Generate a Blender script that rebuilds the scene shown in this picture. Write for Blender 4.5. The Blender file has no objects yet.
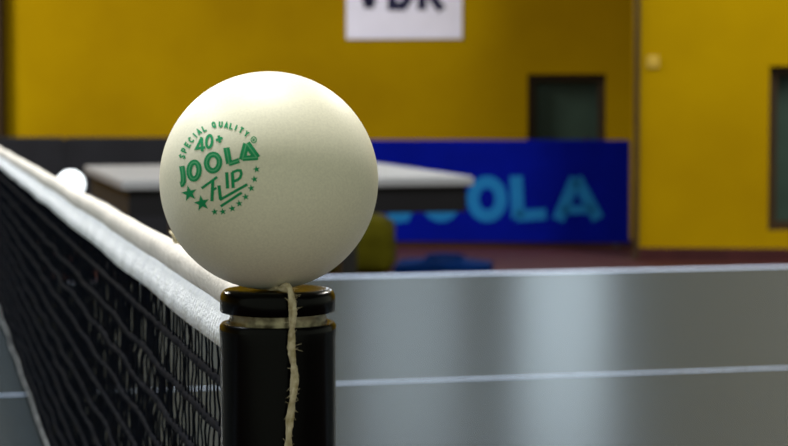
import bpy, bmesh, math, random
from mathutils import Vector, Matrix
random.seed(7)
C = bpy.context.scene.collection
S = bpy.context.scene
R = math.radians

# ------------------------------------------------------------------ camera, world, lights, exposure
TZ = 0.76                                              # table tennis table height above the floor
CAM = Vector((-0.0631, -0.3600, TZ + 0.1902))
YAW, PITCH, ROLL, F = 0.2320, 0.0648, -0.0011, 1995.0
cd = bpy.data.cameras.new('camera'); cam = bpy.data.objects.new('camera', cd); C.objects.link(cam)
cd.sensor_width = 36; cd.lens = F / 788 * 36; cd.clip_start = 0.01; cd.clip_end = 100
fw = Vector((math.sin(YAW) * math.cos(PITCH), math.cos(YAW) * math.cos(PITCH), -math.sin(PITCH)))
rt0 = Vector((math.cos(YAW), -math.sin(YAW), 0)); up0 = rt0.cross(fw)
rt = math.cos(ROLL) * rt0 + math.sin(ROLL) * up0; up = math.cos(ROLL) * up0 - math.sin(ROLL) * rt0
cam.matrix_world = Matrix(((rt.x, up.x, -fw.x, CAM.x), (rt.y, up.y, -fw.y, CAM.y), (rt.z, up.z, -fw.z, CAM.z), (0, 0, 0, 1)))
cd.dof.use_dof = True; cd.dof.focus_distance = 0.388; cd.dof.aperture_fstop = cd.lens / 1000 / 0.0018
S.camera = cam

w = bpy.data.worlds.new('world'); S.world = w; w.use_nodes = True
bg = w.node_tree.nodes['Background']; bg.inputs[0].default_value = (0.94, 1.0, 0.80, 1); bg.inputs[1].default_value = 0.56

HALL = R(18.5)                                         # the hall stands turned against the table
HM = Matrix.Translation((CAM.x, CAM.y, 0)) @ Matrix.Rotation(-HALL, 4, 'Z')
def hall(u, v, z): return HM @ Vector((u, v, z))
HU = HM.to_3x3() @ Vector((1, 0, 0)); HV = HM.to_3x3() @ Vector((0, 1, 0))

def lamp(name, loc, sx, sy, power, col, tilt=None, rz=0.0):
    l = bpy.data.lights.new(name, 'AREA'); l.shape = 'RECTANGLE'; l.size = sx; l.size_y = sy; l.energy = power; l.color = col
    o = bpy.data.objects.new(name, l); C.objects.link(o); o.location = loc
    o.rotation_euler = (tilt or 0, 0, rz); return o
# ceiling strip lamps of the hall
lamp('ceiling_lamp', hall(-0.3, 1.4, 4.9), 1.6, 0.7, 260, (1.0, 0.97, 0.90), 0, -HALL)
lamp('ceiling_lamp', hall(-3.2, 1.6, 4.2), 0.6, 2.4, 190, (0.88, 0.95, 1.0), 0, -HALL)  # side fill: moved, cooled and boosted to brighten the tape's left face
lamp('ceiling_lamp', hall(2.8, 6.5, 4.9), 0.5, 2.4, 110, (1.0, 0.96, 0.88), 0, -HALL)
lamp('ceiling_lamp', hall(-5.6, 9.6, 4.9), 0.5, 2.4, 640, (1.0, 0.95, 0.88), 0, -HALL)
lamp('ceiling_lamp', hall(2.2, 8.4, 4.9), 0.5, 2.4, 330, (1.0, 0.95, 0.86), 0, -HALL)
S.view_settings.view_transform = 'Standard'; S.view_settings.look = 'None'
S.view_settings.gamma = 1; S.view_settings.use_curve_mapping = False
S.view_settings.exposure = 0.0

# ------------------------------------------------------------------ helpers
def ray(px, py):
    return (fw + rt * ((px - 394) / F) - up * ((py - 223) / F))
def at(px, py, V):                                     # point of the hall plane at distance V that the photo shows at px, py
    d = ray(px, py); return CAM + d * (V / d.dot(HV))
def hu(px, V): return (at(px, 223, V) - Vector((CAM.x, CAM.y, 0))).dot(HU)
def hz(px, py, V): return at(px, py, V).z
def onplane(px, py, z):
    d = ray(px, py); return CAM + d * ((z - CAM.z) / d.z)

def lin(c): return tuple(((x / 255) / 12.92 if x / 255 <= 0.04045 else ((x / 255 + 0.055) / 1.055) ** 2.4) for x in c)
def mat(name, col, rough=0.5, metal=0.0, spec=0.5, var=0.0, vscale=8.0, bump=0.0, bscale=60.0, col2=None, stretch=(1, 1, 1), emit=None):
    m = bpy.data.materials.new(name); m.use_nodes = True
    nt = m.node_tree; b = nt.nodes['Principled BSDF']
    b.inputs['Base Color'].default_value = (*col, 1); b.inputs['Roughness'].default_value = rough
    b.inputs['Metallic'].default_value = metal; b.inputs['Specular IOR Level'].default_value = spec
    tc = nt.nodes.new('ShaderNodeTexCoord'); mp = nt.nodes.new('ShaderNodeMapping')
    mp.inputs['Scale'].default_value = stretch
    nt.links.new(tc.outputs['Object'], mp.inputs[0])
    if var or col2:
        n = nt.nodes.new('ShaderNodeTexNoise'); n.inputs['Scale'].default_value = vscale; n.inputs['Detail'].default_value = 5
        nt.links.new(mp.outputs[0], n.inputs[0])
        cr = nt.nodes.new('ShaderNodeValToRGB')
        c2 = col2 or tuple(x * (1 - var) for x in col); c1 = col if col2 else tuple(min(1, x * (1 + var)) for x in col)
        cr.color_ramp.elements[0].color = (*c2, 1); cr.color_ramp.elements[1].color = (*c1, 1)
        cr.color_ramp.elements[0].position = 0.32; cr.color_ramp.elements[1].position = 0.68
        nt.links.new(n.outputs[0], cr.inputs[0]); nt.links.new(cr.outputs[0], b.inputs['Base Color'])
    if bump:
        n = nt.nodes.new('ShaderNodeTexNoise'); n.inputs['Scale'].default_value = bscale; n.inputs['Detail'].default_value = 3
        nt.links.new(mp.outputs[0], n.inputs[0])
        bp = nt.nodes.new('ShaderNodeBump'); bp.inputs['Strength'].default_value = bump; bp.inputs['Distance'].default_value = 0.002
        nt.links.new(n.outputs[0], bp.inputs['Height']); nt.links.new(bp.outputs[0], b.inputs['Normal'])
    if emit:
        b.inputs['Emission Color'].default_value = (*emit[0], 1); b.inputs['Emission Strength'].default_value = emit[1]
    return m

def link(name, bm, m, parent=None, smooth=False):
    me = bpy.data.meshes.new(name)
    bmesh.ops.recalc_face_normals(bm, faces=bm.faces[:]) if smooth != 'keep' else None
    bm.to_mesh(me); bm.free()
    for x in (m if isinstance(m, (list, tuple)) else [m]): me.materials.append(x)
    if smooth:
        for p in me.polygons: p.use_smooth = True
        if smooth == 'angle': me.set_sharp_from_angle(angle=R(38))
    o = bpy.data.objects.new(name, me); C.objects.link(o)
    if parent: o.parent = parent
    return o
def tag(o, label=None, cat=None, group=None, kind=None):
    if label: o['label'] = label
    if cat: o['category'] = cat
    if group: o['group'] = group
    if kind: o['kind'] = kind
    return o
def thing(name, label, cat, loc=(0, 0, 0), rz=0.0, group=None):
    o = bpy.data.objects.new(name, None); C.objects.link(o); o.location = loc; o.rotation_euler = (0, 0, rz)
    o.empty_display_size = 0.05
    return tag(o, label, cat, group)
def struct(name, bm, m, parent=None, smooth=False):
    o = link(name, bm, m, parent, smooth)
    if not parent: o['kind'] = 'structure'
    return o
def box(bm, x0, x1, y0, y1, z0, z1, bev=0.0, M=None):
    r = bmesh.ops.create_cube(bm, size=1)
    vs = r['verts']
    for v in vs: v.co = Vector(((x0 + x1) / 2 + v.co.x * (x1 - x0), (y0 + y1) / 2 + v.co.y * (y1 - y0), (z0 + z1) / 2 + v.co.z * (z1 - z0)))
    if M is not None:
        for v in vs: v.co = M @ v.co
    if bev:
        es = list({e for v in vs for e in v.link_edges})
        bmesh.ops.bevel(bm, geom=es, offset=bev, segments=2, profile=0.5, affect='EDGES')
    return bm
def tube(bm, pts, rad, n=6, cap=True, phase=0.0):
    pts = [Vector(p) for p in pts]; rings = []
    ref = None
    for i, p in enumerate(pts):
        t = (pts[min(i + 1, len(pts) - 1)] - pts[max(i - 1, 0)]).normalized()
        if ref is None: ref = t.orthogonal().normalized()
        a = (ref - t * ref.dot(t))
        a = a.normalized() if a.length > 1e-6 else t.orthogonal().normalized()
        ref = a; b = t.cross(a); r = rad[i] if isinstance(rad, (list, tuple)) else rad
        rings.append([bm.verts.new(p + (a * math.cos(phase + 2 * math.pi * k / n) + b * math.sin(phase + 2 * math.pi * k / n)) * r) for k in range(n)])
    for i in range(len(rings) - 1):
        for k in range(n): bm.faces.new((rings[i][k], rings[i][(k + 1) % n], rings[i + 1][(k + 1) % n], rings[i + 1][k]))
    if cap:
        bm.faces.new(rings[0][::-1]); bm.faces.new(rings[-1])
    return bm
def lathe(bm, prof, n=64, close=True):
    rings = []
    for r, z in prof:
        rings.append([bm.verts.new((0, 0, z))] if r < 1e-7 else [bm.verts.new((r * math.cos(2 * math.pi * k / n), r * math.sin(2 * math.pi * k / n), z)) for k in range(n)])
    for i in range(len(rings) - 1):
        a, b = rings[i], rings[i + 1]
        for k in range(n):
            k2 = (k + 1) % n
            if len(a) == 1 and len(b) == 1: continue
            if len(a) == 1: bm.faces.new((a[0], b[k2], b[k]))
            elif len(b) == 1: bm.faces.new((a[k], a[k2], b[0]))
            else: bm.faces.new((a[k], a[k2], b[k2], b[k]))
    return bm
def ribbon(bm, pts, wd, put, mi=0, closed=False, step=1.0, cap=0.0):
    """flat stroke along a 2-D path; put(x, y) lays it on its surface"""
    P = [Vector((p[0], p[1])) for p in pts]
    if closed: P = P + [P[0]]
    if cap and not closed:
        P[0] = P[0] - (P[1] - P[0]).normalized() * cap; P[-1] = P[-1] + (P[-1] - P[-2]).normalized() * cap
    Q = [P[0]]
    for a, b in zip(P, P[1:]):
        n = max(1, int((b - a).length / step))
        Q += [a + (b - a) * ((k + 1) / n) for k in range(n)]
    rows = []
    for i, p in enumerate(Q):
        if closed: a, b = Q[(i - 1) % (len(Q) - 1)], Q[(i + 1) % (len(Q) - 1)]; d0 = (p - a); d1 = (b - p)
        else: d0 = p - Q[max(i - 1, 0)]; d1 = Q[min(i + 1, len(Q) - 1)] - p
        if d0.length < 1e-9: d0 = d1
        if d1.length < 1e-9: d1 = d0
        d0 = d0.normalized(); d1 = d1.normalized(); t = (d0 + d1)
        t = t.normalized() if t.length > 1e-6 else d0
        nn = Vector((-t.y, t.x)); k = 1 / max(0.45, nn.dot(Vector((-d0.y, d0.x))))
        rows.append([bm.verts.new(put(*(p + nn * (wd / 2 * k * s)))) for s in (-1, -0.33, 0.33, 1)])
    for a, b in zip(rows, rows[1:]):
        for j in range(3):
            f = bm.faces.new((a[j], a[j + 1], b[j + 1], b[j])); f.material_index = mi
def kids(o): return [c for c in bpy.data.objects if c.parent == o]
def copy_tree(o, parent=None):
    c = o.copy(); C.objects.link(c)
    if parent: c.parent = parent
    for ch in kids(o): copy_tree(ch, c)
    return c

# ------------------------------------------------------------------ materials
M = {}
M['yellow'] = mat('yellow_paint', lin((154, 126, 0)), 0.85, spec=0.04, col2=lin((134, 106, 0)), vscale=0.9, bump=0.25, bscale=30)
M['floor'] = mat('sports_floor', lin((54, 24, 26)), 0.6, spec=0.15, var=0.2, vscale=3, stretch=(1, 8, 1))
M['ceiling'] = mat('ceiling_paint', (0.18, 0.18, 0.18), 0.9, spec=0.1, var=0.05)
M['green'] = mat('dark_green_paint', lin((38, 58, 50)), 0.6, spec=0.25, var=0.15, vscale=4)
M['frame'] = mat('dark_frame', lin((48, 34, 16)), 0.6, spec=0.2, var=0.1)
M['pane'] = mat('bright_window_pane', (0.8, 0.85, 0.9), 0.3, emit=((0.84, 0.93, 1.0), 9.0))
M['table'] = mat('table_coating', (0.015, 0.022, 0.028), 0.9, spec=0.0, var=0.05, vscale=30, bump=0.02, bscale=900)
nt = M['table'].node_tree                              # matt paint with a thin satin sheen
gl = nt.nodes.new('ShaderNodeBsdfGlossy'); gl.inputs['Roughness'].default_value = 0.27; gl.inputs['Color'].default_value = (0.88, 0.96, 1.0, 1)
mx = nt.nodes.new('ShaderNodeMixShader'); mx.inputs[0].default_value = 0.145
nt.links.new(nt.nodes['Principled BSDF'].outputs[0], mx.inputs[1]); nt.links.new(gl.outputs[0], mx.inputs[2])
nt.links.new(mx.outputs[0], nt.nodes['Material Output'].inputs[0])
M['line'] = mat('white_line_paint', (0.42, 0.52, 0.72), 0.4, var=0.03, vscale=40)
M['steel'] = mat('dark_steel', (0.05, 0.05, 0.055), 0.4, metal=0.6, var=0.1)
M['apron'] = mat('table_apron_paint', (0.03, 0.035, 0.045), 0.45, var=0.1)
M['black'] = mat('black_plastic', (0.001, 0.001, 0.0011), 0.22, spec=0.1, var=0.2, vscale=300, bump=0.008, bscale=1500)
M['thread'] = mat('worn_metal', lin((172, 164, 136)), 0.3, metal=0.85, col2=lin((44, 38, 24)), vscale=330)
M['ball'] = mat('matt_celluloid', (0.81, 0.785, 0.64), 0.5, spec=0.35, var=0.06, vscale=2500, bump=0.03, bscale=5000)
M['ink'] = mat('green_ink', lin((24, 152, 96)), 0.6, spec=0.2, var=0.08, vscale=900)
M['ink2'] = mat('pale_green_ink', lin((96, 184, 130)), 0.6, spec=0.2, var=0.05, vscale=900)
M['net'] = mat('navy_black_yarn', (0.002, 0.0032, 0.007), 0.85, spec=0.04, var=0.4, vscale=500)
M['tape'] = mat('white_cotton', (0.62, 0.59, 0.55), 0.9, spec=0.1, var=0.09, vscale=300, bump=0.25, bscale=1200)
M['pleat'] = mat('pleated_white_cotton', (0.88, 0.90, 0.98), 0.9, spec=0.1, var=0.07, vscale=300, bump=0.25, bscale=1200)
M['cord'] = mat('grey_cord', (0.20, 0.21, 0.22), 0.85, spec=0.1, var=0.4, vscale=160)
M['twine'] = mat('jute_twine', lin((214, 204, 178)), 0.9, spec=0.1, col2=lin((160, 146, 112)), vscale=700)
M['white'] = mat('white_laminate', (0.27, 0.28, 0.30), 0.5, spec=0.3, var=0.03)
M['blackp'] = mat('black_panel', (0.006, 0.006, 0.008), 0.6, spec=0.2, var=0.1)
M['dark'] = mat('dark_blue_grey_cloth', lin((30, 36, 44)), 0.7, spec=0.2, var=0.15, vscale=6)
M['blue'] = mat('blue_barrier_cloth', lin((0, 12, 122)), 0.8, spec=0.04, var=0.10, vscale=5)
M['teal'] = mat('light_blue_print', lin((8, 100, 160)), 0.7, spec=0.2, var=0.05)
M['darkbar'] = mat('dark_barrier_cloth', lin((24, 26, 32)), 0.75, spec=0.15, var=0.15, vscale=5)
M['olive'] = mat('olive_canvas', lin((62, 60, 8)), 0.9, spec=0.03, var=0.2, vscale=9)
M['teal_bag'] = mat('dark_blue_nylon', lin((0, 28, 74)), 0.8, spec=0.05, var=0.2, vscale=9)
M['poster'] = mat('poster_white', lin((212, 214, 236)), 0.8, spec=0.1, var=0.03)
M['navy_ink'] = mat('navy_print', lin((34, 34, 62)), 0.8, spec=0.1, var=0.05)
M['globe'] = mat('glow_spot', (0.9, 0.95, 1.0), 0.4, emit=((0.88, 0.96, 1.0), 2.2))  # glow put in to match a blurred bright spot
M['plate'] = mat('pale_plastic', lin((172, 145, 45)), 0.5, var=0.05)

# ------------------------------------------------------------------ the hall
VB, VR, VBAR = 13.2, 11.45, 12.35                      # back wall, projecting wall on the right, barrier row
UC = hu(639, VR)                                       # corner of the projecting wall
b = bmesh.new(); box(b, -9, 9, -2.5, VB + 0.3, -0.2, 0, M=HM); struct('floor', b, M['floor'])
b = bmesh.new(); box(b, -9, 9, -2.5, VB + 0.3, 5.2, 5.4, M=HM); struct('ceiling', b, M['ceiling'])
def wall_with_holes(name, u0, u1, v0, v1, z1, holes, m):
    """wall slab of real thickness with rectangular openings (ua, ub, za, zb)"""
    b = bmesh.new()
    us = sorted({u0, u1, *[h[0] for h in holes], *[h[1] for h in holes]}); zs = sorted({0, z1, *[h[2] for h in holes], *[h[3] for h in holes]})
    for a, c in zip(us, us[1:]):
        for d, e in zip(zs, zs[1:]):
            mu, mz = (a + c) / 2, (d + e) / 2
            if any(h[0] < mu < h[1] and h[2] < mz < h[3] for h in holes): continue
            box(b, a, c, v0, v1, d, e, M=HM)
    bmesh.ops.remove_doubles(b, verts=b.verts[:], dist=1e-5)
    return struct(name, b, m)
h1 = (hu(527, VB), hu(605, VB), 0.12, hz(565, 74, VB))
h2 = (hu(768, VR), hu(768, VR) + 0.62, hz(775, 231, VR), hz(775, 66, VR))
wins = [(hu(352, VB), hu(462, VB), 2.35, 2.95), (hu(515, VB), hu(612, VB), 1.8, 3.1)]
wall_with_holes('wall_back', -9, UC, VB, VB + 0.3, 5.2, [h1] + wins, M['yellow'])
# the projecting wall: front face slab plus its return towards the back wall
wall_with_holes('wall_right', UC, 9, VR, VR + 0.3, 5.2, [h2], M['yellow'])
b = bmesh.new(); box(b, UC, UC + 0.3, VR + 0.3, VB, 0, 5.2, M=HM); struct('wall_return', b, M['yellow'])
b = bmesh.new(); box(b, -9.3, -9, -2.5, VB + 0.3, 0, 5.2, M=HM); struct('wall_left', b, M['yellow'])
def hatch(name, h, v):
    b = bmesh.new(); t = 0.05
    box(b, h[0] + t, h[1] - t, v + 0.14, v + 0.18, h[2] + t, h[3] - t, M=HM)
    d = struct(name, b, M['green'])
    b = bmesh.new()
    box(b, h[0], h[0] + t, v + 0.06, v + 0.2, h[2], h[3], M=HM); box(b, h[1] - t, h[1], v + 0.06, v + 0.2, h[2], h[3], M=HM)
    box(b, h[0] + t, h[1] - t, v + 0.06, v + 0.2, h[3] - t, h[3], M=HM); box(b, h[0] + t, h[1] - t, v + 0.06, v + 0.2, h[2], h[2] + t, M=HM)
    struct('door_frame', b, M['frame'], d)
    b = bmesh.new(); zc = (h[2] + h[3]) / 2
    box(b, h[1] - t - 0.09, h[1] - t - 0.06, v + 0.10, v + 0.14, zc - 0.06, zc + 0.06, M=HM); struct('door_handle', b, M['frame'], d)
hatch('door_1', h1, VB); hatch('door_2', h2, VR)
for i, h in enumerate(wins):  # unseen panes, placed and sized for the streaks reflected on the tabletop
    b = bmesh.new(); box(b, h[0], h[1], VB + 0.16, VB + 0.18, h[2], h[3], M=HM)
    d = struct('window_%d' % (i + 1), b, M['pane'])
    b = bmesh.new(); t = 0.04; um = (h[0] + h[1]) / 2
    for a, c, e, g in ((h[0], h[0] + t, h[2], h[3]), (h[1] - t, h[1], h[2], h[3]), (h[0] + t, h[1] - t, h[2], h[2] + t), (h[0] + t, h[1] - t, h[3] - t, h[3])):
        box(b, a, c, VB + 0.11, VB + 0.16, e, g, M=HM)
    struct('window_frame', b, M['frame'], d)
# dark strips: painted shade of the wall return, then a trim at left
b = bmesh.new(); box(b, UC - 0.03, UC, VR - 0.012, VR + 0.05, 0, 5.2, M=HM); struct('corner_shade_strip', b, M['frame'])
u0 = hu(-2, VB); b = bmesh.new(); box(b, u0 - 0.12, u0 + 0.07, VB - 0.12, VB, 0, 5.2, M=HM); struct('trim_2', b, M['frame'])
b = bmesh.new(); box(b, UC, 9, VR - 0.015, VR, 0, 0.07, M=HM); struct('baseboard_right', b, M['floor'])

# ------------------------------------------------------------------ table tennis table (origin: net post foot point at table height)
Y0, Y1, XL = 0.1525, 1.6775, 1.37
tt = thing('table_tennis_table', 'grey table tennis table with white lines, carrying the black net', 'table', (0, (Y0 + Y1) / 2, 0))
def tloc(bm):
    bmesh.ops.translate(bm, verts=bm.verts[:], vec=(0, -(Y0 + Y1) / 2, TZ)); return bm
for s in (-1, 1):
    b = bmesh.new(); xa, xb = sorted((s * 0.0015, s * XL)); box(b, xa, xb, Y0, Y1, -0.022, 0, bev=0.0012); link('tabletop', tloc(b), M['table'], tt)
    b = bmesh.new(); x0, x1 = sorted((s * 0.03, s * (XL - 0.03)))
    box(b, x0, x1, Y0 + 0.02, Y0 + 0.05, -0.075, -0.022); box(b, x0, x1, Y1 - 0.05, Y1 - 0.02, -0.075, -0.022)
    xe = s * (XL - 0.045); box(b, xe - 0.015, xe + 0.015, Y0 + 0.05, Y1 - 0.05, -0.075, -0.022)
    link('apron', tloc(b), M['apron'], tt)
    b = bmesh.new(); e = 0.00025; g = 0.0013
    xa, xb = sorted((s * 0.0015, s * (XL - g)))
    box(b, xa, xb, Y0 + g, Y0 + 0.02, 0, e); box(b, xa, xb, Y1 - 0.02, Y1 - g, 0, e)
    box(b, xa, xb, (Y0 + Y1) / 2 - 0.002, (Y0 + Y1) / 2 + 0.002, 0, e)
    xa, xb = sorted((s * (XL - 0.02), s * (XL - g))); box(b, xa, xb, Y0 + 0.02, Y1 - 0.02, 0, e)
    o = link('painted_lines', tloc(b), M['line'], tt); o['label'] = 'white painted lines'
    for xx in (0.22, 1.15):
        for yy in (Y0 + 0.14, Y1 - 0.14):
            b = bmesh.new(); box(b, s * xx - 0.02, s * xx + 0.02, yy - 0.02, yy + 0.02, -TZ, -0.022, bev=0.003); link('leg', tloc(b), M['steel'], tt)

# ------------------------------------------------------------------ net posts
ZC = 0.1546
def net_post(label, loc, mirror):
    p = thing('net_post', label, 'net post', loc, 0, 'net posts')
    s = -1 if mirror else 1
    r = 0.0106
    b = lathe(bmesh.new(), [(0, ZC - 0.0004), (0.006, ZC - 0.0003), (0.0088, ZC - 0.0001), (0.0096, ZC - 0.0002), (0.0102, ZC - 0.0006), (0.01055, ZC - 0.0013), (r, ZC - 0.002), (r, ZC - 0.0040), (0.0104, ZC - 0.0043), (0.0088, ZC - 0.0043), (0, ZC - 0.0043)])
    link('cap', b, M['black'], p, 'angle')
    b = lathe(bmesh.new(), [(0, ZC - 0.0043), (0.0088, ZC - 0.0043), (0.0090, ZC - 0.0047), (0.0087, ZC - 0.0051), (0.0090, ZC - 0.0056), (0.0087, ZC - 0.0061), (0.0090, ZC - 0.0066), (0.0089, ZC - 0.009), (0, ZC - 0.009)])
    o = link('neck', b, M['thread'], p, True); o['label'] = 'worn bare metal neck'
    b = lathe(bmesh.new(), [(0.0092, ZC - 0.009), (0.0092, ZC - 0.0068), (0.0096, ZC - 0.0063), (0.0103, ZC - 0.0063), (0.0107, ZC - 0.0068), (0.01075, ZC - 0.0076), (0.0106, ZC - 0.0095), (0.0106, -0.006), (0, -0.006), (0, ZC - 0.009), (0.0092, ZC - 0.009)])
    link('tube', b, M['black'], p, 'angle')
    b = bmesh.new()
    y0, y1 = sorted((-s * 0.013, s * (Y0 - 0.002))); box(b, -0.014, 0.014, y0, y1, -0.018, -0.006, bev=0.0015)
    y0, y1 = sorted((s * (Y0 - 0.012), s * (Y0 - 0.002))); box(b, -0.02, 0.02, y0, y1, -0.09, -0.006, bev=0.0015)
    y0, y1 = sorted((s * (Y0 - 0.012), s * (Y0 + 0.06))); box(b, -0.02, 0.02, y0, y1, -0.098, -0.09, bev=0.0015)
    link('bracket', b, M['steel'], p)
    b = bmesh.new(); yy = s * (Y0 + 0.035); tube(b, [(0, yy, -0.125), (0, yy, -0.0751)], 0.005, 12); tube(b, [(0, yy, -0.135), (0, yy, -0.123)], 0.014, 16)
    link('clamp_screw', b, M['steel'], p)
    return p
net_post('short black net post with worn metal neck under the ball and string', (0, 0, TZ), False)
net_post('black net post at the far end of the net, away from the ball', (0, 1.83, TZ), True)

# ------------------------------------------------------------------ net
net = thing('net', 'navy black table tennis net with white top tape, stretched from the black post', 'net', (0, 0.915, TZ))
NL0, NL1 = 0.0112, 1.8188
rnd = random.Random(3)
PZ, PY = 0.0112, 0.0061
ZTOP, ZBOT = 0.1385, 0.0035
nrow = int(round((ZTOP - ZBOT) / PZ)); nth = int((NL1 - NL0) / PY)
rowz = [ZBOT + (ZTOP - ZBOT) * k / nrow for k in range(nrow + 1)]
wave = [[(rnd.uniform(-1, 1), rnd.uniform(0, 6.28), rnd.uniform(15, 60)) for _ in range(3)] for _ in rowz]
def rz(k, y): return rowz[k] + sum(a * 0.0003 * math.sin(f * y + ph) for a, ph, f in wave[k]) * (0.25 if k in (0, nrow) else 1)
def rx(k, y): return sum(a * 0.0004 * math.sin(f * 1.3 * y + ph + 1) for a, ph, f in wave[k])
b = bmesh.new()
for k in range(nrow + 1):
    pts = []; n = nth * 2
    for i in range(n + 1):
        y = NL0 + (NL1 - NL0) * i / n
        pts.append((rx(k, y) + (0.0003 if i % 2 else -0.0003), y, rz(k, y) + rnd.uniform(-1, 1) * 0.00022))
    tube(b, pts, [0.00095 * rnd.uniform(0.75, 1.3) for _ in pts], 5)
for i in range(1, nth):
    y = NL0 + i * PY; jit = rnd.uniform(-0.0004, 0.0004); pts = []
    q0 = min(1, max(0, (y - 0.09) / 0.16)); rr = (0.00028 + 0.00026 * q0) * rnd.uniform(0.85, 1.2)
    for k in range(nrow + 1):
        yy = y + jit + rnd.uniform(-0.0003, 0.0003)
        pts.append((rx(k, yy), yy, rz(k, yy)))
        if k < nrow:
            sgn = 1 if (i + k) % 2 else -1
            for q in (0.33, 0.67):
                pts.append((rx(k, yy) + rnd.uniform(-0.0003, 0.0003), yy + sgn * 0.0003 * (1 + rnd.uniform(-0.6, 0.6)), rz(k, yy) * (1 - q) + rz(k + 1, yy) * q))
    tube(b, pts, rr, 4, cap=False)
o = link('netting', b, M['net'], net, True); o.location = (0, -0.915, 0)
# tape: a folded band, round over the cable on top, pleated below
b = bmesh.new(); n = 760; rings = []
up_p = [(-0.00075, 0.1452), (-0.0019, 0.1466), (-0.0026, 0.1486), (-0.0025, 0.1506), (-0.0017, 0.1521), (0, 0.1527), (0.0017, 0.1521), (0.0025, 0.1506), (0.0026, 0.1486), (0.0019, 0.1466), (0.00075, 0.1452)]
for i in range(n + 1):
    y = NL0 + (NL1 - NL0) * i / n
    dz = 0.00015 * math.sin(23 * y) + 0.0001 * math.sin(71 * y + 1)
    dx = 0.0003 * math.sin(31 * y + 2)
    rings.append([b.verts.new((x * (1 + 0.04 * math.sin(120 * y + j)) + dx, y, z + dz)) for j, (x, z) in enumerate(up_p)])
for r0, r1 in zip(rings, rings[1:]):
    for j in range(len(up_p)): b.faces.new((r0[j], r0[(j + 1) % len(up_p)], r1[(j + 1) % len(up_p)], r1[j]))
b.faces.new(rings[0]); b.faces.new(rings[-1][::-1])
o = link('top_tape', b, M['tape'], net, True); o.location = (0, -0.915, 0)
b = bmesh.new(); n = 2400; rings = []
for i in range(n + 1):
    y = NL0 + (NL1 - NL0) * i / n
    pl = math.sin(2 * math.pi * y / 0.0031 + 1.2 * math.sin(19 * y)) * (0.8 + 0.2 * math.sin(57 * y))
    dz = 0.00015 * math.sin(23 * y); dx = 0.0003 * math.sin(31 * y + 2)
    lo = 0.1376 + 0.0002 * pl + 0.0002 * math.sin(41 * y)
    pr = [(-0.0007, 0.1464), (-0.0020 - 0.0004 * pl, 0.1442), (-0.0029 - 0.0007 * pl, 0.1410), (-0.0033 - 0.0007 * pl, lo), (0.0033 - 0.0007 * pl, lo), (0.0029 - 0.0007 * pl, 0.1410), (0.0020 - 0.0004 * pl, 0.1442), (0.0007, 0.1464)]
    rings.append([b.verts.new((x + dx, y, z + dz)) for x, z in pr])
for r0, r1 in zip(rings, rings[1:]):
    for j in range(8): b.faces.new((r0[j], r0[(j + 1) % 8], r1[(j + 1) % 8], r1[j]))
b.faces.new(rings[0]); b.faces.new(rings[-1][::-1])
o = link('tape_hem', b, M['pleat'], net, True); o.location = (0, -0.915, 0); o['label'] = 'pleated lower band of the white tape'
b = bmesh.new(); pts = [(rx(0, NL0 + (NL1 - NL0) * i / 500), NL0 + (NL1 - NL0) * i / 500, 0.0028 + 0.0004 * math.sin(i * 1.7)) for i in range(501)]
tube(b, pts, [0.0013 + 0.0004 * rnd.random() for _ in pts], 6)
o = link('bottom_cord', b, M['cord'], net, True); o.location = (0, -0.915, 0); o['label'] = 'grey bottom cord'
b = bmesh.new()                                        # knot of string on the tape just behind the ball
yk = 0.152
tube(b, [(0.0015, yk, 0.1522), (-0.0002, yk + 0.0003, 0.1531)], 0.0005, 6)
tube(b, [(0.0, yk, 0.1532), (-0.0003, yk + 0.001, 0.1545), (-0.0012, yk + 0.002, 0.1556)], [0.0007, 0.0006, 0.0003], 6)
o = link('tie_string', b, M['twine'], net, True); o.location = (0, -0.915, 0); o['label'] = 'beige tie string'

for o in kids(net):                                    # the cable hangs lower towards the far end
    for v in o.data.vertices: v.co.z *= 1 - 0.034 * min(v.co.y, 1.45)

# ------------------------------------------------------------------ ball with its print
BC = Vector((-0.0014, 0.0006, TZ + ZC + 0.0197)); BR = 0.01998
ball = bpy.data.meshes.new('table_tennis_ball')
b = bmesh.new(); bmesh.ops.create_uvsphere(b, u_segments=128, v_segments=64, radius=BR)
ball = link('table_tennis_ball', b, M['ball'], None, True)
ball.location = BC
tag(ball, 'large white table tennis ball with green print, balanced on the black post', 'ball')
d = (BC - CAM).normalized(); rx_ = Vector((d.y, -d.x, 0)).normalized(); uz_ = rx_.cross(d)
ball.rotation_euler = Matrix(((rx_.x, d.x, uz_.x), (rx_.y, d.y, uz_.y), (rx_.z, d.z, uz_.z))).to_euler()
BROT = Matrix((rx_, d, uz_))
def on_ball(x, y, lift=1.0035):
    r = ray(x, y).normalized(); m = CAM - BC; bb = m.dot(r); q = bb * bb - m.length_squared + (BR * lift) ** 2
    return BROT @ (m + r * (-bb - math.sqrt(max(q, 0))))
top = lambda x, y: on_ball(x, y, 1.0055)
b = bmesh.new()
def st(pts, wd, inl=False, closed=False, cap=0.0):
    ribbon(b, pts, wd, on_ball, 0, closed, 0.8, cap)
    if inl: ribbon(b, pts, 1.2, top, 1, closed, 0.8, -0.6 if not closed else 0)
def ell(cx, cy, ra, rb, tilt=0, n=36): 
    t = R(tilt); out = []
    for k in range(n):
        a = 2 * math.pi * k / n; x, y = ra * math.cos(a), rb * math.sin(a)
        out.append((cx + x * math.cos(t) - y * math.sin(t), cy + x * math.sin(t) + y * math.cos(t)))
    return out
def star(cx, cy, r, rot):
    c = b.verts.new(on_ball(cx, cy)); vs = []
    for k in range(10):
        a = R(rot + 36 * k - 90); rr = r if k % 2 == 0 else r * 0.42
        vs.append(b.verts.new(on_ball(cx + rr * math.cos(a), cy + rr * math.sin(a))))
    for k in range(10): b.faces.new((c, vs[k], vs[(k + 1) % 10]))
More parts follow.
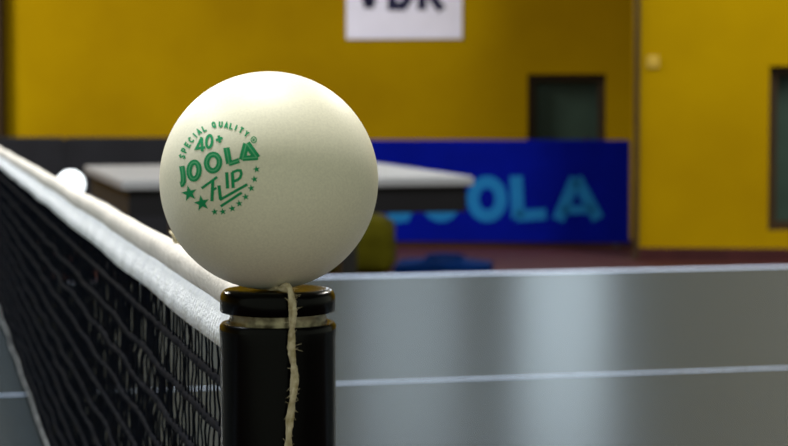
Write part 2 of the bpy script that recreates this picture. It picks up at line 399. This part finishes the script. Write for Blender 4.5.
# 4 0 +
st([(201.5, 137.6), (196.2, 148.6), (204.6, 147.4)], 2.5, cap=0.6); st([(201.6, 137.4), (202.3, 151.4)], 2.7)
st(ell(209.2, 141.4, 2.9, 6.2, 6), 2.7, closed=True)
st([(215.8, 140.2), (222.6, 137.8)], 2.6); st([(218.6, 135.4), (219.9, 142.6)], 2.6)
# J O O L A
st([(181.8, 166), (183.2, 176), (183.3, 181.5), (182.0, 184.2), (180.2, 184.6)], 5.3, True)
st(ell(194, 170.6, 5.0, 8.4, 4), 5.4, True, True)
st(ell(213, 162.6, 6.4, 8.2, 6), 5.6, True, True)
st([(226.3, 147.6), (229.2, 163.6)], 6.3, True); st([(228.6, 163.9), (239.3, 160.4)], 5.0, True)
st([(246.4, 143.6), (242.1, 160.0)], 6.8, True); st([(246.6, 143.4), (257.2, 158.0)], 7.2, True); st([(242.5, 158.4), (258.0, 157.4)], 5.4, True)
# F L I P with the long bars
st([(201.6, 188.3), (217.2, 177.0)], 2.6); st([(212.8, 180.6), (211.9, 201.2)], 3.2); st([(212.6, 190.4), (216.4, 187.8)], 2.2)
st([(218.9, 185.4), (220.6, 199.8)], 3.2); st([(219.8, 199.9), (247.4, 184.3)], 2.7); st([(220.6, 206.4), (241.8, 192.6)], 2.7)
st([(226.6, 172.2), (227.6, 188.6)], 3.3)
st([(232.3, 172.0), (233.2, 188.0)], 3.3); st([(232.3, 172.4), (237.5, 170.4), (240.4, 170.6), (241.4, 173.6), (240.2, 177.6), (237.4, 180.0), (233.0, 181.6)], 2.8)
# stars
star(189.3, 193.4, 8.2, -12); star(201.8, 203.2, 8.2, -12)
for p in ((256.5, 169.3), (254.4, 179.2), (251.2, 188.2), (245.6, 196.9), (239.2, 203.5), (232.1, 208.5), (222.8, 211.7), (214.6, 211.9)): star(*p, 3.7, -10)
# lettering on the arc: strokes of every letter on a 4 x 6 grid
G = {'S': [[(4, 0.6), (2, 0), (0.3, 1.2), (1, 2.6), (3, 3.4), (3.7, 4.8), (2, 6), (0, 5.4)]], 'P': [[(0, 6), (0, 0), (3, 0), (3.8, 1.6), (3, 3.2), (0, 3.2)]],
     'E': [[(4, 0), (0, 0), (0, 6), (4, 6)], [(0, 3), (3.2, 3)]], 'C': [[(4, 0.8), (2, 0), (0.2, 1.5), (0.2, 4.5), (2, 6), (4, 5.2)]], 'I': [[(2, 0), (2, 6)]],
     'A': [[(0, 6), (2, 0), (4, 6)], [(0.8, 4), (3.2, 4)]], 'L': [[(0.4, 0), (0.4, 6), (4, 6)]], 'Q': [[(2, 0), (0.2, 1.5), (0.2, 4.5), (2, 6), (3.8, 4.5), (3.8, 1.5), (2, 0)], [(2.4, 4.2), (4.2, 6.4)]],
     'U': [[(0.2, 0), (0.2, 4.6), (2, 6), (3.8, 4.6), (3.8, 0)]], 'T': [[(0, 0), (4, 0)], [(2, 0), (2, 6)]], 'Y': [[(0, 0), (2, 3), (4, 0)], [(2, 3), (2, 6)]]}
arc = [('S', 182.1, 156.5), ('P', 184.3, 150.3), ('E', 187.5, 144.7), ('C', 190.9, 139.9), ('I', 194.9, 135.3), ('A', 198.9, 131.6), ('L', 204.0, 128.5), ('Q', 213.7, 124.6), ('U', 220.7, 124.2),
       ('A', 226.3, 125.1), ('L', 231.4, 126.1), ('I', 236.0, 127.6), ('T', 241.1, 130.1), ('Y', 246.5, 133.8)]
for i, (ch, cx, cy) in enumerate(arc):
    p0 = arc[max(0, i - 1)]; p1 = arc[min(len(arc) - 1, i + 1)]
    ang = math.atan2(p1[2] - p0[2], p1[1] - p0[1]); ca, sa = math.cos(ang), math.sin(ang)
    for pl in G[ch]:
        q = [((x - 2) * 0.72, (y - 3) * 0.86) for x, y in pl]
        ribbon(b, [(cx + x * ca - y * sa, cy + x * sa + y * ca) for x, y in q], 1.5, on_ball, 0, False, 0.8, 0.3)
st(ell(253.7, 139.8, 2.6, 3.0), 0.9, closed=True); st([(252.9, 141.2), (253, 138.6), (254.4, 138.8), (254.3, 139.9), (253.1, 140.1), (254.8, 141.3)], 0.7)
bmesh.ops.recalc_face_normals(b, faces=b.faces[:])
o = link('printed_logo', b, [M['ink'], M['ink2']], ball); o['label'] = 'green printed lettering and stars'

# ------------------------------------------------------------------ string pinched under the ball and hanging down the post
b = bmesh.new()
zc = TZ + ZC
fx = rt0 * 1.0; ff = Vector((math.sin(YAW), math.cos(YAW), 0))         # across / away, seen from the front of the post
def P(a, c, z): return fx * a + ff * c + Vector((0, 0, z))
path = [P(-0.0010, -0.0045, zc + 0.0002), P(0.0004, -0.0066, zc + 0.0005), P(0.0016, -0.0085, zc + 0.0009), P(0.0026, -0.0103, zc + 0.0008), P(0.0031, -0.0113, zc - 0.0006), P(0.0033, -0.0116, zc - 0.003),
        P(0.0032, -0.0116, zc - 0.006), P(0.0031, -0.0117, zc - 0.010), P(0.0036, -0.0117, zc - 0.0145), P(0.0032, -0.0117, zc - 0.019), P(0.0026, -0.0118, zc - 0.024), P(0.0024, -0.0118, zc - 0.031), P(0.0028, -0.0118, zc - 0.042), P(0.0024, -0.0118, zc - 0.058), P(0.003, -0.0118, zc - 0.075)]
def cr(pts, n):
    out = []
    for i in range(len(pts) - 1):
        p0, p1, p2, p3 = pts[max(i - 1, 0)], pts[i], pts[i + 1], pts[min(i + 2, len(pts) - 1)]
        for k in range(n):
            t = k / n; out.append(0.5 * ((2 * p1) + (p2 - p0) * t + (2 * p0 - 5 * p1 + 4 * p2 - p3) * t * t + (3 * p1 - p0 - 3 * p2 + p3) * t ** 3))
    return out + [pts[-1]]
sp = cr(path, 14); L = [0]
for p, q in zip(sp, sp[1:]): L.append(L[-1] + (q - p).length)
rs = random.Random(5)
for s in range(2):
    pts, rad = [], []
    for i, p in enumerate(sp):
        t = (sp[min(i + 1, len(sp) - 1)] - sp[max(i - 1, 0)]).normalized(); a = t.cross(Vector((1, 0.2, 0.1))).normalized(); c = t.cross(a)
        k = min(1, 0.25 + L[i] / 0.006); ph = 2 * math.pi * (L[i] / 0.013 + s / 2)
        pts.append(p + (a * math.cos(ph) * 0.00040 + c * math.sin(ph) * 0.00022) * k); rad.append(0.00052 * k * rs.uniform(0.85, 1.15))
    tube(b, pts, rad, 6)
for _ in range(150):                                    # frayed fibres
    i = rs.randrange(2, len(sp) - 2); p = sp[i]; t = (sp[i + 1] - sp[i - 1]).normalized()
    s = rs.choice((-1, 1)); dirn = (fx * s * rs.uniform(0.5, 1) - ff * rs.uniform(0.0, 0.6) + t * rs.uniform(-1.6, 1.6)).normalized()
    l = rs.uniform(0.0004, 0.0015); bend = Vector((rs.uniform(-1, 1), rs.uniform(-1, 0.2), rs.uniform(-1, 1))) * 0.0004
    st0 = p + dirn * 0.0003
    tube(b, [st0, st0 + dirn * l * 0.5 + bend * 0.5, st0 + dirn * l + bend], [0.00006, 0.00005, 0.00003], 4)
o = link('string', b, M['twine'], None, True)
tag(o, 'frayed beige string from under the ball hanging down the black post', 'string')

# ------------------------------------------------------------------ white topped table behind the ball
z2 = TZ
pn0, pn1 = onplane(122, 180.5, z2), onplane(474, 176.5, z2)
mid = (pn0 + pn1) / 2; half = (pn1 - pn0).length / 2
az = -math.atan2(pn1.y - pn0.y, pn1.x - pn0.x)
dk = thing('desk', 'white topped desk with black front panel, half hidden behind the ball', 'desk', (mid.x, mid.y, 0), -az)
LEN = 0.95
b = bmesh.new(); box(b, -half, half, 0, LEN, z2 - 0.022, z2, bev=0.004); link('desk_top', b, M['white'], dk)
b = bmesh.new(); box(b, -half + 0.015, half - 0.015, 0.012, 0.032, z2 - 0.082, z2 - 0.022); o = link('front_panel', b, M['blackp'], dk); o['label'] = 'black front panel'
for s in (-1, 1):
    b = bmesh.new(); x0, x1 = sorted((s * (half - 0.035), s * (half - 0.015))); box(b, x0, x1, 0.032, LEN - 0.02, z2 - 0.082, z2 - 0.022); link('side_panel', b, M['blackp'], dk)
    for yy in (0.30, LEN - 0.12):
        b = bmesh.new(); box(b, s * 0.17 - 0.02, s * 0.17 + 0.02, yy - 0.02, yy + 0.02, 0, z2 - 0.022, bev=0.003); link('leg', b, M['steel'], dk)
# dark bench left of it; glowing sphere added on top for a blurred highlight
zb = 0.76
c0 = onplane(71, 200, zb); zb -= 0.008
bn = thing('side_table', 'dark blue grey side table behind the net, carrying a small bright white spot', 'table', (c0.x, c0.y, 0), -az)
b = bmesh.new(); box(b, -0.20, 0.068, -0.22, 0.34, zb - 0.03, zb, bev=0.005); link('table_top', b, M['dark'], bn)
for xx in (-0.18, 0.045):
    for yy in (-0.19, 0.31):
        b = bmesh.new(); box(b, xx - 0.014, xx + 0.014, yy - 0.014, yy + 0.014, 0, zb - 0.03, bev=0.002); link('leg', b, M['steel'], bn)
lm = thing('bright_spot', 'small round bright white spot just above the net tape, left of the ball', 'bright spot', (c0.x, c0.y, zb))
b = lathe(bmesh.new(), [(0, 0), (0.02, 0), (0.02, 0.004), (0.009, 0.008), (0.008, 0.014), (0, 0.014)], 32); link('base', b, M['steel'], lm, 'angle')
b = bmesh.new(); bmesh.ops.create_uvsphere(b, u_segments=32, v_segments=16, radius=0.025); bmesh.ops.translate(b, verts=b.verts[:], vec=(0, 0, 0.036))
o = link('globe', b, M['globe'], lm, True); o['label'] = 'white globe with added glow'

# ------------------------------------------------------------------ barriers in front of the back wall
def barrier(u0, u1, ztop, m, label, text):
    t = thing('court_barrier', label, 'barrier', tuple(hall((u0 + u1) / 2, VBAR, 0)), -HALL, 'court barriers in front of the back wall')
    h = (u1 - u0) / 2
    b = bmesh.new(); box(b, -h, h, -0.012, 0.012, 0.03, ztop - 0.012, bev=0.004); link('panel', b, m, t)
    b = bmesh.new(); tube(b, [(-h + 0.01, 0, 0.02), (-h + 0.01, 0, ztop - 0.008), (h - 0.01, 0, ztop - 0.008), (h - 0.01, 0, 0.02)], 0.009, 8); link('frame', b, m, t)
    for s in (-1, 1):
        b = bmesh.new(); tube(b, [(s * (h - 0.08), -0.16, 0.012), (s * (h - 0.08), 0.16, 0.012)], 0.012, 8); tube(b, [(s * (h - 0.08), 0, 0.012), (s * (h - 0.08), 0, 0.05)], 0.009, 8); link('foot', b, M['steel'], t)
    if text:
        b = bmesh.new(); k = text
        def put(x, y):
            p = HM.inverted() @ at(x, y, VBAR - 0.0135)
            return Vector((p.x - (u0 + u1) / 2, -0.0135, p.z))
        rb = lambda p, wd, c=False: ribbon(b, p, wd, put, 0, c, 3)
        rb([(408, 176), (409, 206), (404, 216), (396, 217), (390, 212)], 12)
        rb(ell(441, 199, 14, 17), 12, True); rb(ell(487, 199, 14, 17), 12, True)
        rb([(516, 176), (518, 218)], 13); rb([(516, 216), (546, 214)], 11)
        rb([(576, 178), (558, 220)], 12); rb([(576, 178), (598, 219)], 12); rb([(562, 210), (594, 209)], 9)
        o = link('lettering', b, M['teal'], t); o['label'] = 'light blue lettering'
    return t
ub1 = UC - 0.03; ub0 = hu(352, VBAR)
zt = hz(500, 140, VBAR)
barrier(ub0, ub1, zt, M['blue'], 'blue cloth court barrier with light blue lettering', True)
wd = ub1 - ub0
barrier(ub0 - 0.10 - wd, ub0 - 0.02, zt + 0.015, M['darkbar'], 'dark unprinted court barrier directly left of the blue one', False)
barrier(ub0 - 0.102 - 2 * wd, ub0 - 0.102 - wd, zt + 0.015, M['darkbar'], 'dark unprinted court barrier at the far left edge of the photo', False)

# ------------------------------------------------------------------ bags on the floor
def bag(name, label, cat, pa, pb, V, hgt, dep, m, strap=True):
    ua, ub = hu(pa, V), hu(pb, V); t = thing(name, label, cat, tuple(hall((ua + ub) / 2, V, 0)), -HALL)
    b = bmesh.new(); box(b, -(ub - ua) / 2, (ub - ua) / 2, -dep / 2, dep / 2, 0, hgt, bev=min(hgt, dep) * 0.16)
    bmesh.ops.subdivide_edges(b, edges=b.edges[:], cuts=2, use_grid_fill=True)
    rr = random.Random(hash(pa) % 97)
    for v in b.verts:
        if v.co.z > 0.02: v.co += Vector((rr.uniform(-1, 1), rr.uniform(-1, 1), rr.uniform(-1, 1))) * 0.006; v.co.z *= 1 - 0.18 * (abs(v.co.x) / ((ub - ua) / 2)) ** 2
    link('body', b, m, t, True)
    h = (ub - ua) / 2
    for s in (-1, 1):
        b = bmesh.new(); tube(b, [(-h * 0.4, s * dep * 0.3, hgt * 0.93), (-h * 0.33, s * dep * 0.3, hgt * 1.1), (0, s * dep * 0.25, hgt * 1.16), (h * 0.33, s * dep * 0.3, hgt * 1.1), (h * 0.4, s * dep * 0.3, hgt * 0.93)], 0.012, 6); link('strap', b, m, t)
    return t
bag('sports_bag', 'olive green bag on the floor, peeking out right of the ball', 'bag', 270, 393, 10.6, 0.33, 0.42, M['olive'])
bag('sports_bag', 'dark blue bag on the floor in front of the blue barrier', 'bag', 396, 492, 10.2, 0.10, 0.30, M['teal_bag'])

# ------------------------------------------------------------------ poster and switch on the walls
ua, ub = hu(347, VB), hu(462, VB); z0 = hz(400, 39, VB); z1 = z0 + 0.62
t = thing('wall_poster', 'white poster with dark lettering high on the yellow wall', 'poster', tuple(hall((ua + ub) / 2, VB, z0)), -HALL)
b = bmesh.new(); box(b, -(ub - ua) / 2, (ub - ua) / 2, -0.012, -0.001, 0, z1 - z0); link('board', b, M['poster'], t)
b = bmesh.new()
def putp(x, y):
    p = HM.inverted() @ at(x, y, VB - 0.013); return Vector((p.x - (ua + ub) / 2, -0.0135, p.z - z0))
rb = lambda p, wd, c=False: ribbon(b, p, wd, putp, 0, c, 3)
rb([(357, -36), (369, 8)], 9); rb([(381, -36), (369, 8)], 9)
rb([(392, -36), (392, 6), (403, 6), (410, -4), (410, -26), (403, -36)], 9, True)
rb([(422, -36), (422, 10)], 9); rb([(442, -36), (424, -14), (442, 10)], 9)
o = link('lettering', b, M['navy_ink'], t); o['label'] = 'dark navy lettering'
p = HM.inverted() @ at(653, 62, VR)
t = thing('wall_socket', 'small pale socket on the yellow wall near its corner', 'socket', tuple(hall(p.x, VR, p.z)), -HALL)
b = bmesh.new(); box(b, -0.035, 0.035, -0.012, -0.001, -0.035, 0.035, bev=0.004); link('plate', b, M['plate'], t)
b = bmesh.new(); tube(b, [(0, -0.016, 0), (0, -0.012, 0)], 0.02, 20); link('outlet', b, M['plate'], t)
